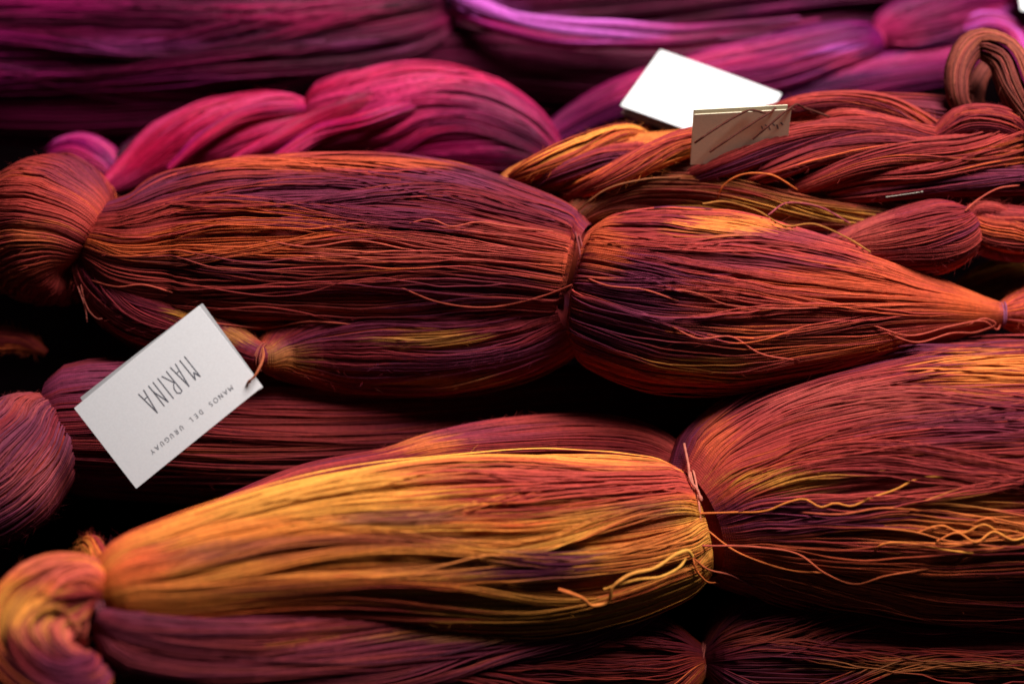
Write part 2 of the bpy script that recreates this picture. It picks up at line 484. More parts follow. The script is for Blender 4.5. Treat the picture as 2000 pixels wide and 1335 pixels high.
# --- the golden skein in front
Bk = skein('golden orange and rust skein lowest in front with a curled loop end', 1000, 1060, 0)
bundle(Bk, 'yarn_lobe', [(192, 1164, .105, 40), (212, 1158, .104, 72), (258, 1142, .102, 96), (330, 1128, .097, 114), (450, 1106, .088, 134), (650, 1078, .073, 160), (850, 1068, .056, 178),
       (1050, 1062, .042, 184), (1180, 1052, .036, 172), (1270, 1040, .032, 152), (1320, 1030, .03, 134), (1349, 1022, .03, 112)],
       560, PAL_GOLD, 21, locks=30, segs=52, depth=.24, lock_amp=.2, bias=.08, patches=[
       (620, 965, 200, 36, GOLD, .75), (330, 1090, 90, 24, BRICK, .6), (880, 1110, 120, 20, PLUM, .5), (1120, 930, 160, 24, BRICK, .7), (450, 1040, 170, 30, ORANGE, .7), (620, 1060, 240, 14, PLUM, .7), (1250, 1000, 80, 30, PLUM, .6), (900, 1190, 200, 30, RUST, .6), (950, 925, 150, 22, BRICK, .6), (1130, 950, 130, 28, BRICK, .8), (1080, 1000, 220, 14, MAROON, .7), (1150, 1010, 110, 16, GOLD, .6),
       (1060, 1110, 100, 34, PLUM, 1), (760, 1010, 120, 16, PLUM, .7), (560, 1150, 130, 16, MAROON, .7), (470, 1080, 130, 18, PLUM, .7), (700, 1100, 250, 60, ORANGE, .55), (260, 1110, 70, 50, EMBER, .8), (1250, 1060, 90, 60, EMBER, .6), (1050, 1200, 180, 40, MUSTARD, .7),
       (800, 1050, 160, 12, MAROON, .6), (350, 1160, 120, 30, ORANGE, .7), (1300, 940, 60, 40, BRICK, .6)])
bundle(Bk, 'yarn_lobe', [(380, 1010, 0.06947, 10), (460, 985, 0.06307, 24), (600, 938, 0.05313, 32), (750, 912, 0.04475, 36), (850, 895, 0.0405, 52), (1000, 882, 0.03413, 66), (1150, 880, 0.032, 72),
       (1260, 892, 0.032, 62), (1320, 915, 0.032, 44), (1347, 935, 0.032, 26)], 260, PAL_RUST, 22, locks=20, segs=40, bias=-.08,
       patches=[(950, 850, 150, 22, PLUM, .55), (840, 870, 60, 18, ORANGE, .55), (1150, 850, 120, 30, MAROON, .4), (640, 930, 120, 20, RUST, .6)])
PAL_PURP_SHADE = [(0, (.06, .007, .020)), (.5, (.11, .011, .022)), (.85, (.18, .020, .018)), (1, (.30, .07, .016))]  # purple darkened: the weaker light on these low locks is in the dye
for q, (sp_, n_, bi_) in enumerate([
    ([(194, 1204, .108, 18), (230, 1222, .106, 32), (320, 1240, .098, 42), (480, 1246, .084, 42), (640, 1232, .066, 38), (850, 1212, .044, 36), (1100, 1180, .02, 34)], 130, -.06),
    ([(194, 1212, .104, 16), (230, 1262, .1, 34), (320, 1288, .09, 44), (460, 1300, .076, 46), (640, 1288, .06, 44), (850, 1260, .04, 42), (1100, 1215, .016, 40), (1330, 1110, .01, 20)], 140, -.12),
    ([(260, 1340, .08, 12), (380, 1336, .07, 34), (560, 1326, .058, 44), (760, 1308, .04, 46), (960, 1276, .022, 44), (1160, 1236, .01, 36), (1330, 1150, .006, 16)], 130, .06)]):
    bundle(Bk, 'yarn_lock', sp_, n_, PAL_PURP_SHADE, 230 + q, locks=9, segs=44, depth=.36, lock_amp=.6, bias=bi_, stray=.15, wob=.03, core=.6, patches=[(950, 1240, 160, 14, OLIVE, .5)])
bundle(Bk, 'yarn_lobe', [(1349, 1022, .03, 112), (1374, 1012, .029, 146), (1412, 996, .028, 178), (1500, 972, .026, 220), (1650, 954, .024, 262), (1800, 950, .022, 288), (2000, 947, .02, 292), (2200, 947, .018, 270)],
       780, PAL_RUST, 24, locks=44, segs=72, depth=.13, lock_amp=.18, bias=.0, patches=[
       (1550, 935, 110, 16, GOLD, .9), (1500, 1010, 190, 40, PLUM, .9), (1600, 770, 190, 60, MAROON, .6), (1900, 830, 160, 40, PLUM, .7), (1950, 720, 110, 40, ORANGE, .9), (1900, 1040, 170, 40, ORANGE, .75), (1700, 1120, 200, 40, EMBER, .75),
       (1800, 910, 200, 30, MAROON, .6), (1700, 780, 180, 40, ROSEW, .45), (1600, 850, 160, 30, RUST, .5), (1500, 1090, 90, 30, EMBER, .6), (1800, 1170, 200, 40, EMBER, .5), (1400, 850, 30, 60, EMBER, .6), (1900, 980, 90, 16, GOLD, .6)])
bundle(Bk, 'loop_end', [(194, 1164, 0.106, 36), (176, 1158, 0.108, 70), (136, 1164, 0.11, 92), (84, 1196, 0.11, 104), (62, 1256, 0.11, 100), (90, 1310, .108, 80), (140, 1326, .10, 64), (190, 1312, .085, 44), (225, 1290, .065, 14)],
       330, PAL_GOLD, 25, locks=20, segs=40, bias=-.12, twist=1.6, depth=.34, lock_amp=.5, vary=.3, wob=.03, patches=[(40, 1200, 80, 50, GOLD, .85), (110, 1110, 80, 30, ROSEW, .7), (120, 1235, 90, 40, ROSEW, .8), (110, 1310, 120, 50, PLUM, 1), (30, 1290, 60, 50, MAROON, .8)])
bundle(Bk, 'loop_end', [(205, 1130, 0.08, 22), (190, 1095, 0.076, 26), (180, 1070, 0.07, 24), (178, 1065, 0.05, 12)], 46, PAL_GOLD, 26, locks=8, segs=18, bias=.1)
bundle(Bk, 'loop_end', [(205, 1130, 0.08, 16), (225, 1085, 0.078, 20), (248, 1070, 0.072, 20), (255, 1080, 0.04979, 12)], 40, PAL_PURP, 27, locks=8, segs=18)
tie(Bk, 1349, 1020, .03, 117, 4, (.48, .14, .09), 2)
tie(Bk, 193, 1170, .106, 44, 12, (.25, .06, .08), 3)

# --- the dark skein lying under the golden one, its shade put into the dye
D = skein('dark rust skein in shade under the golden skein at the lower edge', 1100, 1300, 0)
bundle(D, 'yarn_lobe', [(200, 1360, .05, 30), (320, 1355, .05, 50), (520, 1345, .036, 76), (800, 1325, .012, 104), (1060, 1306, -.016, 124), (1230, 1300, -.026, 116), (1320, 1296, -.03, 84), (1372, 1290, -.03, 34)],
       420, PAL_RUST_SHADE, 31, fuzz=200, locks=20, segs=48, bias=.0, depth=.3, lock_amp=.5, stray=.15, wob=.03)
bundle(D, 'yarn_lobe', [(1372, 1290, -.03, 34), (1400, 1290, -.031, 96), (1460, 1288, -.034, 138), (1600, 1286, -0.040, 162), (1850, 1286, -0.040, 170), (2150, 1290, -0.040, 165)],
       520, PAL_RUST_SHADE, 32, fuzz=200, locks=26, segs=48, bias=-.16, depth=.3, lock_amp=.5, stray=.15, wob=.03, patches=[(1800, 1300, 200, 16, (.26, .09, .018), .5), (1500, 1240, 120, 20, (.2, .03, .01), .5)])
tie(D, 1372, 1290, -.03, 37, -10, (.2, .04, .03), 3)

# --- the dark plum skein under the tag
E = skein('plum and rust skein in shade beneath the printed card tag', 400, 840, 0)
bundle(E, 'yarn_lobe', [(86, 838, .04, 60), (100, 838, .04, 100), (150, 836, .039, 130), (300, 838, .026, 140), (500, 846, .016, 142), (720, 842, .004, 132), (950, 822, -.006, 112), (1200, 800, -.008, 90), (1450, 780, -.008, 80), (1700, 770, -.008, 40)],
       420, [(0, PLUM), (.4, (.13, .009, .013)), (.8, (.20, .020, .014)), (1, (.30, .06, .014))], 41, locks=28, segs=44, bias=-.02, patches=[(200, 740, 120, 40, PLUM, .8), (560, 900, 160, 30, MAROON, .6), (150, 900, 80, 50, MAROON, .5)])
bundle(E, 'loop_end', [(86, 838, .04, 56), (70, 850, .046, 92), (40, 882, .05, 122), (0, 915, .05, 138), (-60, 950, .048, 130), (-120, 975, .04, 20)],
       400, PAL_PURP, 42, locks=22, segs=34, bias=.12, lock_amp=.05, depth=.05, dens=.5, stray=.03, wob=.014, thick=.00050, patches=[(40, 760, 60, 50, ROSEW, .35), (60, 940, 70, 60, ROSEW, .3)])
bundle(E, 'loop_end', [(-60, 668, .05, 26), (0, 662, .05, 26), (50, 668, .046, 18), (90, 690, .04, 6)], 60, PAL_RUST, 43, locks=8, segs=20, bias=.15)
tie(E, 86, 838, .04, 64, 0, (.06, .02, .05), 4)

# --- rust skeins behind on the right
F = skein('rust and orange skein behind the white card with a hanging brown loop', 1600, 300, 0)
bundle(F, 'yarn_lobe', [(950, 385, 0.11, 14), (1010, 352, 0.113, 28), (1100, 332, 0.115, 42), (1220, 314, 0.115, 50), (1320, 312, 0.115, 56), (1400, 308, 0.115, 68), (1480, 302, 0.115, 88), (1560, 296, 0.115, 102), (1720, 292, 0.115, 108), (1880, 300, 0.113, 104), (2020, 325, 0.109, 96), (2160, 340, 0.105, 80)],
       430, PAL_RUST, 51, locks=26, segs=46, depth=.16, lock_amp=.26, bias=.06, patches=[
       (1080, 310, 110, 40, ORANGE, .95), (1040, 350, 60, 24, GOLD, .5), (1280, 265, 120, 22, ORANGE, .85), (1230, 310, 90, 24, PLUM, .5), (1480, 300, 100, 40, PLUM, .5), (1620, 215, 110, 20, EMBER, .6),
       (1960, 260, 70, 30, ORANGE, .8), (1700, 320, 150, 40, BRICK, .6), (1850, 210, 90, 24, PLUM, .6)])
bundle(F, 'loop_end', [(1905, 235, 0.135, 10), (1872, 195, 0.15, 18), (1872, 130, 0.16, 24), (1910, 84, 0.165, 28), (1955, 100, 0.165, 34), (1990, 170, 0.157, 38), (2030, 250, 0.145, 36)],
       150, [(0, (.07, .014, .014)), (.5, (.17, .030, .022)), (1, (.24, .06, .025))], 52, thick=.00075, dens=.5, vary=.3, lock_amp=.4, locks=14, segs=34, core=.3, depth=.3)
bundle(F, 'loop_end', [(1940, 240, 0.12, 22), (1905, 215, 0.129, 22), (1910, 160, 0.135, 18), (1940, 120, 0.14, 16), (1975, 190, 0.135, 22), (2010, 260, 0.125, 22)],
       70, [(0, (.06, .012, .012)), (1, (.19, .035, .022))], 53, thick=.00075, dens=.6, vary=.3, lock_amp=.4, locks=10, segs=26, core=.2, depth=.4)
bundle(F, 'loop_end', [(1830, 270, 0.14, 20), (1880, 240, 0.147, 34), (1940, 240, 0.147, 36), (2000, 270, 0.135, 40), (2060, 300, 0.125, 40)], 110, PAL_DARK, 54, locks=12, segs=24, bias=-.1, depth=.25, lock_amp=.4)

for q, (sp_, n_, pl_, bi_) in enumerate([
    ([(1470, 250, .125, 8), (1540, 212, .145, 18), (1640, 200, .147, 22), (1740, 216, .143, 26), (1815, 258, .135, 26), (1870, 310, .118, 8)], 80, PAL_RUST, .02),
    ([(1560, 236, .136, 10), (1660, 226, .147, 14), (1740, 244, .147, 16), (1830, 262, .142, 14), (1890, 250, .13, 8)], 46, PAL_RUST, .0),
    ([(1275, 378, .10, 10), (1350, 348, .124, 18), (1430, 318, .138, 22), (1530, 280, .144, 26), (1640, 256, .146, 26), (1750, 262, .143, 28), (1840, 290, .135, 26), (1910, 330, .118, 10)], 110, PAL_RUST, -.1),
    ([(1400, 372, .108, 10), (1500, 338, .134, 18), (1600, 302, .142, 22), (1720, 285, .144, 24), (1830, 300, .138, 24), (1920, 322, .12, 10)], 80, PAL_RUST, -.02),
    ([(1470, 402, .10, 10), (1580, 360, .128, 18), (1680, 322, .14, 24), (1780, 300, .142, 28), (1890, 294, .14, 34), (2020, 262, .136, 42), (2120, 250, .125, 40)], 120, PAL_RUST, .05),
    ([(1560, 385, .115, 10), (1700, 350, .132, 18), (1820, 335, .136, 22), (1930, 310, .137, 24), (2050, 300, .13, 24)], 80, PAL_RUST, -.02),
    ([(1560, 392, .112, 12), (1700, 372, .125, 22), (1850, 358, .128, 26), (2000, 350, .127, 30), (2120, 345, .125, 30)], 90, PAL_RUST, -.16),
    ([(960, 380, .10, 8), (1055, 322, .129, 22), (1150, 284, .13, 26), (1215, 264, .127, 22), (1275, 275, .105, 8)], 80, PAL_GOLD, .02),
    ([(1010, 376, .10, 8), (1090, 340, .126, 18), (1180, 308, .13, 20), (1260, 292, .125, 14), (1310, 300, .105, 6)], 60, PAL_RUST, -.1),
    ([(1060, 402, .09, 10), (1180, 350, .13, 22), (1270, 308, .137, 28), (1340, 280, .139, 28), (1450, 280, .118, 12)], 100, PAL_GOLD, -.14)]):
    bundle(F, 'yarn_lock', sp_, n_, pl_, 550 + q, locks=7, segs=44, depth=.4, lock_amp=.6, bias=bi_, core=.5, stray=.25, wob=.045)

G = skein('olive brown skein with gold threads wedged behind the large rust skein', 1400, 380, 0)
bundle(G, 'yarn_lobe', [(1122, 425, 0.108, 22), (1145, 405, 0.11, 38), (1220, 376, 0.112, 48), (1330, 372, 0.114, 52), (1450, 386, 0.114, 60), (1600, 412, 0.11, 50), (1740, 428, 0.106, 36), (1870, 432, 0.104, 18)],
       260, PAL_BROWN, 61, locks=14, segs=44, depth=.3, lock_amp=.4, stray=.12, bias=.05, core=.7,
       patches=[(1500, 410, 160, 20, MUSTARD, .7), (1250, 350, 100, 22, BROWN, .5), (1450, 345, 90, 14, OLIVE, .6)])
bundle(G, 'yarn_lobe', [(1893, 434, 0.11, 26), (1876, 446, 0.11, 56), (1820, 462, 0.11, 74), (1740, 475, 0.108, 62), (1660, 488, 0.104, 44), (1560, 510, 0.1, 22)],
       220, PAL_RUST, 62, locks=16, segs=36, bias=-.05, lock_amp=.12, depth=.1, patches=[(1700, 450, 60, 30, ROSEW, .5), (1800, 500, 60, 30, MAROON, .5)])
bundle(G, 'loop_end', [(1893, 434, 0.11, 26), (1912, 446, 0.11, 44), (1970, 456, 0.108, 54), (2060, 456, 0.104, 50), (2140, 450, 0.1, 10)], 150, PAL_DARK, 63, locks=12, segs=26, bias=.1)
bundle(G, 'loop_end', [(1886, 428, 0.118, 10), (1900, 414, 0.12, 16), (1935, 412, 0.12, 18), (1975, 430, 0.114, 18), (2040, 440, 0.11, 14)], 50, PAL_RUST, 64, locks=6, segs=20, bias=-.05)
tie(G, 1893, 434, .11, 29, -12, (.24, .05, .07), 3)

H = skein('gold and orange skein tucked below the olive brown one at the side', 1950, 560, 0)
bundle(H, 'yarn_lobe', [(1790, 640, .036, 18), (1860, 600, .04, 34), (1930, 566, .044, 50), (2020, 540, .046, 64), (2150, 510, .046, 70)], 200, PAL_GOLD, 71, dens=1.1, fuzz=200, locks=12, segs=30, bias=-.08,
       patches=[(1960, 520, 80, 20, GOLD, .7), (1950, 580, 80, 20, MUSTARD, .6)])

# --- magenta and purple skeins at the back
I = skein('deep wine purple skein filling the upper left corner', 400, 100, 0, GM)
WINES = [(0, (.022, .0006, .006)), (.3, (.060, .0016, .018)), (.6, (.115, .0024, .030)), (.85, (.11, .004, .050)), (1, (.28, .008, .10))]
bundle(I, 'yarn_lobe', [(-160, 100, .085, 110), (60, 100, .085, 116), (280, 104, .085, 120), (480, 96, .085, 116), (660, 78, .083, 106), (780, 60, .08, 90), (840, 42, .078, 70), (874, 26, .076, 40)],
       420, WINES, 81, locks=22, segs=50, depth=.34, lock_amp=.5, vary=.35, stray=.12, mat=SILK, wob=.03,
       patches=[(130, 10, 130, 16, MAG, .5), (650, 30, 170, 30, (.26, .004, .05), .7), (280, 90, 110, 12, (.28, .03, .16), .6), (700, 92, 90, 12, (.28, .03, .14), .6)])
bundle(I, 'yarn_lobe', [(-160, 170, .06, 60), (60, 172, .06, 66), (280, 176, .06, 66), (480, 160, .06, 60), (660, 130, .06, 50), (800, 92, .062, 40), (870, 50, .066, 20)],
       260, WINES, 812, locks=14, segs=44, depth=.36, lock_amp=.6, vary=.35, stray=.12, mat=SILK, wob=.03, bias=-.1, patches=[(220, 190, 120, 8, (.26, .03, .14), .6), (560, 160, 90, 9, (.2, .02, .1), .6)])
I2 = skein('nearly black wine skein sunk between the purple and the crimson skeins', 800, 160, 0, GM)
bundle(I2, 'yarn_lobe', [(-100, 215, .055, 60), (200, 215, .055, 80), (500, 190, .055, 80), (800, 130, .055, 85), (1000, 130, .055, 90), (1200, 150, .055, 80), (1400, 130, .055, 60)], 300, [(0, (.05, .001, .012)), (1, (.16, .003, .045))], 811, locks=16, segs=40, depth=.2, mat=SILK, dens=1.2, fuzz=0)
J = skein('purple skein with one bright lilac lock along the upper edge', 1200, 20, 0, GM)
bundle(J, 'yarn_lobe', [(874, 22, .074, 26), (900, 24, .074, 52), (980, 24, .074, 80), (1120, 14, .074, 98), (1280, 2, .074, 94), (1420, -14, .074, 80), (1650, -34, .072, 76), (2050, -50, .07, 76)],
       380, WINES, 82, locks=20, segs=44, depth=.2, lock_amp=.12, mat=SILK,
       patches=[(940, 14, 50, 20, LILAC, 1), (1010, 40, 60, 13, LILAC, 1), (1120, 56, 80, 12, LILAC, 1), (1230, 58, 70, 12, LILAC, .9), (1330, 62, 70, 16, MAG, .9), (1200, 90, 250, 20, (.16, .003, .03), .7)])
for q, (sp_, n_, bi_) in enumerate([
    ([(860, -30, .098, 8), (900, 0, .103, 13), (950, 22, .105, 13), (1010, 42, .105, 9), (1080, 58, .104, 11), (1180, 68, .103, 10), (1290, 74, .100, 6), (1400, 76, .094, 4), (1520, 66, .09, 2)], 80, .1),
    ([(875, -34, .098, 6), (930, 0, .104, 9), (1000, 30, .106, 9), (1100, 46, .106, 12), (1210, 52, .105, 13), (1310, 60, .102, 11), (1420, 52, .096, 8), (1560, 36, .09, 3)], 80, .05),
    ([(880, 20, .094, 6), (960, 52, .100, 10), (1080, 78, .100, 12), (1220, 84, .098, 12), (1340, 80, .096, 14), (1460, 62, .09, 10), (1600, 40, .085, 3)], 70, -.45)]):
    bundle(J, 'yarn_lock', sp_, n_, [(0, (.2, .006, .06)), (.3, MAG), (.65, LILAC), (1, (.50, .12, .42))], 821 + q, locks=7, segs=44, depth=.3, lock_amp=.6, bias=bi_, core=.6, stray=.1, mat=SILK, patches=[(1330, 66, 90, 40, MAG, .8), (1480, 60, 120, 50, (.10, .003, .03), .95)])
K = skein('bright crimson pink skein pinched in two behind the large rust skein', 700, 250, 0, GM)
bundle(K, 'yarn_lobe', [(200, 370, .07, 14), (260, 335, .07, 38), (330, 300, .072, 66), (430, 276, .074, 84), (520, 264, .075, 86), (570, 258, .075, 80), (608, 252, .074, 56)],
       240, PAL_CRIM, 83, twist=1.1, locks=16, segs=36, depth=.16, lock_amp=.2, bias=-.02, mat=SILK, patches=[(330, 310, 80, 40, CRIM, .7), (540, 240, 60, 20, PINK, .6)])
bundle(K, 'yarn_lobe', [(608, 252, .074, 56), (634, 248, .076, 86), (710, 244, .078, 106), (820, 240, .078, 120), (920, 256, .076, 114), (1010, 288, .072, 88), (1075, 330, .066, 46), (1110, 360, .06, 10)],
       330, PAL_CRIM, 84, twist=1.2, locks=20, segs=40, depth=.14, lock_amp=.2, bias=.04, mat=SILK, patches=[(760, 190, 110, 40, PINK, .8), (900, 200, 80, 40, PINK, .5), (960, 230, 110, 60, (.13, .006, .05), .75), (1040, 300, 70, 60, DPURP, .8), (880, 300, 120, 30, MAG, .6)])
for q, sp_ in enumerate([[(440, 322, .09, 5), (520, 280, .098, 16), (600, 244, .1, 20), (690, 206, .104, 22), (790, 172, .1, 14), (850, 160, .09, 4)],
                        [(480, 350, .085, 5), (560, 300, .094, 14), (620, 262, .098, 17), (720, 236, .106, 18), (820, 205, .104, 14), (900, 190, .092, 4)],
                        [(330, 330, .088, 5), (400, 270, .098, 16), (480, 226, .1, 18), (560, 212, .098, 16), (620, 214, .09, 6)]]):
    bundle(K, 'yarn_lock', sp_, 60, PAL_CRIM, 845 + q, locks=6, segs=40, depth=.4, lock_amp=.6, core=.5, mat=SILK, bias=-.06 + .1 * q)
tie(K, 608, 252, .074, 58, 5, (.2, .005, .05), 3, mat=SILK)
Kb = skein('small purple loop end peeking out above the round rust knob', 160, 310, 0, GM)
bundle(Kb, 'loop_end', [(225, 345, .06, 24), (200, 325, .062, 44), (160, 312, .062, 52), (125, 314, .058, 44), (108, 322, .05, 10)], 110, PAL_MAG, 85, locks=10, segs=24, bias=-.08, mat=SILK)
bundle(Kb, 'yarn_lobe', [(225, 345, .06, 24), (250, 330, .06, 40), (290, 310, .058, 50), (360, 290, .054, 50)], 90, PAL_WINE, 86, locks=8, segs=20, bias=.1, mat=SILK)
Lm = skein('magenta and lilac skein with a pink pinched tie beyond the white card', 1600, 100, 0, GM)
bundle(Lm, 'yarn_lobe', [(1712, 82, .078, 26), (1692, 88, .078, 46), (1610, 108, .078, 62), (1500, 138, .076, 68), (1380, 165, .07, 70), (1240, 205, .06, 64), (1120, 255, .05, 46), (1040, 300, .045, 20)],
       330, PAL_MAG, 87, locks=18, segs=44, depth=.18, lock_amp=.2, bias=-.1, mat=SILK, patches=[
       (1650, 100, 40, 14, LILAC, .95), (1670, 118, 45, 18, PINK, .9), (1200, 230, 160, 60, DPURP, .75), (1480, 150, 90, 22, PURP, .6)])
bundle(Lm, 'yarn_lobe', [(1712, 82, .078, 26), (1732, 76, .078, 54), (1790, 64, .078, 74), (1870, 46, .076, 78), (1960, 26, .072, 64), (2060, 10, .07, 50)],
       240, PAL_MAG, 88, locks=14, segs=40, depth=.26, lock_amp=.3, bias=-.14, mat=SILK, patches=[(1750, 60, 50, 34, PINK, .7), (1860, 30, 90, 60, (.16, .005, .05), .7)])
bundle(Lm, 'yarn_lobe', [(1330, 230, .06, 26), (1480, 195, .064, 38), (1680, 160, .066, 46), (1840, 128, .066, 48), (1960, 100, .064, 40)],
       200, PAL_MAG, 89, locks=12, segs=32, depth=.18, bias=.0, mat=SILK)
tie(Lm, 1712, 82, .078, 28, 15, PINK, 3, mat=SILK)
Mp = skein('pink loop end in the upper corner behind the hanging brown loop', 1960, 80, 0, GM)
bundle(Mp, 'loop_end', [(1880, 60, .085, 20), (1920, 50, .088, 28), (1965, 66, .088, 32), (1995, 120, .084, 30), (2030, 190, .08, 24)], 110, PAL_MAG, 90, locks=8, segs=26, bias=.28, mat=SILK)
bundle(Mp, 'loop_end', [(1880, 20, .07, 22), (1940, 10, .07, 28), (2000, 30, .07, 30), (2060, 70, .07, 26)], 90, PAL_CRIM, 91, locks=8, segs=20, bias=.1, mat=SILK)
N_ = skein('dark crimson skein in the shade between the lilac and the magenta skeins', 1550, 40, 0, GM)
bundle(N_, 'yarn_lobe', [(1230, 150, .04, 20), (1360, 100, .045, 44), (1520, 62, .05, 58), (1700, 22, .05, 64), (1900, -10, .05, 64), (2080, -30, .05, 50)], 220, WINES, 92, locks=14, segs=34, bias=.1, mat=SILK)

# ------------------------------------------------------------------ card tags
def card_material(name, col):
    return plain(name, col, .75, .25, 900, .035)
CARD = card_material('grey_white_card', (.71, .685, .685))
CARD_SHADED = card_material('shaded_card_back', (.40, .385, .385))  # same card as the front leaf, its shade put into the grey
CARD_IN = plain('kraft_card', (.70, .60, .42), .95, .05, 900, .05)
INK = plain('grey_ink', (.10, .10, .12), .7, .2)

def card_leaf(name, parent, O, X, Y, Nn, w, h, th, mat, hole=None, bend=0.0, rc=.0004):
    """a leaf of card in the frame O + x X + y Y, thick along -Nn, with a punched hole"""
    outer = []
    for cx, cy, a0 in ((w - rc, rc, -90), (w - rc, h - rc, 0), (rc, h - rc, 90), (rc, rc, 180)):
        for k in range(4):
            a = math.radians(a0 + 30 * k)
            outer.append((cx + rc * math.cos(a), cy + rc * math.sin(a)))
    cu = bpy.data.curves.new(name, 'CURVE')
    cu.dimensions = '2D'; cu.fill_mode = 'BOTH'; cu.extrude = th / 2
    loops = [outer]
    if hole:
        loops.append([(hole[0] + hole[2] * math.cos(a), hole[1] + hole[2] * math.sin(a)) for a in np.linspace(0, 6.2832, 25)[:-1]])
    for lp in loops:
        s = cu.splines.new('POLY'); s.points.add(len(lp) - 1)
        for p, (x, y) in zip(s.points, lp):
            p.co = (x, y, 0, 1)
        s.use_cyclic_u = True
    tmp = bpy.data.objects.new('tmp', cu); C.objects.link(tmp)
    bpy.context.view_layer.update()
    me = bpy.data.meshes.new_from_object(tmp.evaluated_get(bpy.context.evaluated_depsgraph_get()))
    bpy.data.objects.remove(tmp); bpy.data.curves.remove(cu)
    bm = bmesh.new(); bm.from_mesh(me)
    for kk in range(1, 14):
        bmesh.ops.bisect_plane(bm, geom=bm.verts[:] + bm.edges[:] + bm.faces[:], plane_co=(w * kk / 14, 0, 0), plane_no=(1, 0, 0))
    bm.to_mesh(me); bm.free()
    off = np.array(parent.location)
    for v in me.vertices:
        x, y, z = v.co
        v.co = O + X * x + Y * y + Nn * (z - th / 2 + bend * (x * x / (w * w))) - off
    me.materials.clear(); me.materials.append(mat); me.name = name
    o = bpy.data.objects.new(name, me); C.objects.link(o); o.parent = parent
    return o

# letters as pen strokes on a 1 x 1 cell, y down
def arc(cx, cy, rx, ry, a0, a1, n=10):
    return [(cx + rx * math.cos(math.radians(a0 + (a1 - a0) * k / n)), cy - ry * math.sin(math.radians(a0 + (a1 - a0) * k / n))) for k in range(n + 1)]
GLYPH = {
 'M': [[(.0, 1), (.12, 0), (.5, .62), (.88, 0), (1, 1)]],
 'A': [[(.02, 1), (.5, 0), (.98, 1)], [(.2, .64), (.8, .64)]],
 'N': [[(.1, 1), (.1, 0), (.9, 1), (.9, 0)]],
 'O': [arc(.5, .5, .52, .52, 0, 360, 18)],
 'S': [arc(.48, .26, .3, .26, 40, 270, 8) + arc(.48, .76, .32, .25, 90, -150, 8)],
 'D': [[(.12, 0), (.12, 1)], [(.12, 0), (.4, 0)] + arc(.4, .5, .5, .5, 90, -90, 10) + [(.12, 1)]],
 'E': [[(.8, 0), (.18, 0), (.18, 1), (.8, 1)], [(.18, .48), (.7, .48)]],
 'L': [[(.22, 0), (.22, 1), (.78, 1)]],
 'U': [[(.12, 0), (.12, .62)] + arc(.5, .62, .38, .38, 180, 360, 8) + [(.88, 0)]],
 'R': [[(.16, 1), (.16, 0), (.5, 0)] + arc(.5, .27, .3, .27, 90, -90, 8) + [(.16, .54)], [(.5, .54), (.86, 1)]],
 'G': [arc(.5, .5, .5, .52, 45, 350, 14) + [(.98, .56), (.56, .56)]],
 'Y': [[(.05, 0), (.5, .5), (.95, 0)], [(.5, .5), (.5, 1)]],
}
def strokes_mesh(name, parent, O, X, Y, Nn, lines, width, mat, lift=.00010, bend=0.0, wid=1.0):
    V, Fc = [], []
    def quad(a, b):
        a = np.array(a); b = np.array(b); d = b - a
        L = np.linalg.norm(d)
        if L < 1e-9:
            return
        d = d / L; n = np.array([-d[1], d[0]]) * width / 2
        a = a - d * width * .35; b = b + d * width * .35
        i = len(V)
        for q in (a + n, a - n, b - n, b + n):
            V.append(O + X * q[0] + Y * q[1] + Nn * (lift + bend * (q[0] / wid) ** 2 + 2e-6 * (i // 4 % 7)))
        Fc.append((i, i + 1, i + 2, i + 3))
    for ln in lines:
        for a, b in zip(ln[:-1], ln[1:]):
            quad(a, b)
    return mesh_obj(name, V, Fc, mat, parent)

# front tag, facing the camera, hung by its corner hole from the small tie
TD = .852
TL, TR, BL = at_depth(512, 755, TD), at_depth(262, 955, TD + .006), at_depth(388, 597, TD + .002)
X = TR - TL; CW = np.linalg.norm(X); X = X / CW
Y = BL - TL; Y = Y - (Y @ X) * X; CH = np.linalg.norm(Y); Y = Y / CH
Nn = np.cross(X, Y)
if Nn @ FWD > 0:
    Nn = -Nn
U1 = CW / 320.0
tag = thing('card_tag', 'folded pale grey card tag printed with dark lettering hanging on the rust skein', 'tag', TL)
hole = (13.3 * U1, 23.3 * U1, 3.6 * U1)
BEND = -.0035
card_leaf('front_leaf', tag, TL, X, Y, Nn, CW, CH, .00045, CARD, hole, bend=BEND)
X2 = norm(X + Y * .034 - Nn * .004); Y2 = norm(Y - (Y @ X2) * X2)
card_leaf('back_leaf', tag, TL - Nn * .0014 - Y * .0004, X2, Y2, Nn, CW * .965, CH + 2 * U1, .00045, CARD_SHADED, hole, bend=BEND * 1.5)
# printed title: tall thin hand-drawn capitals
F_, T_ = 139, 90
def pen(*p):
    return [(a * U1, b * U1) for a, b in p]
tl = [pen((83, F_), (82.5, T_), (88, T_ + 14), (94, T_ + 1), (95, F_)),
      pen((106, F_), (111.5, T_ - 1), (118, F_ + 1)), pen((108, F_ - 15), (116, F_ - 15)),
      pen((129, F_), (128, T_ + 1), (133, T_ - 1), (138.5, T_ + 4), (138, T_ + 13), (134, T_ + 20), (129, T_ + 23)), pen((130.5, T_ + 23), (142, F_ - 2)),
      pen((151, F_), (150.5, T_)),
      pen((163, F_), (163, T_ + 1), (174, F_ - 14), (174.5, F_)), pen((174, F_ - 14), (174, T_)),
      pen((187, F_), (193, T_ - 2), (200, F_)), pen((189, F_ - 15), (198, F_ - 15))]
strokes_mesh('title_lettering', tag, TL, X, Y, Nn, tl, 2.0 * U1, INK, bend=BEND, wid=CW)
ml = []
x0 = 50.0
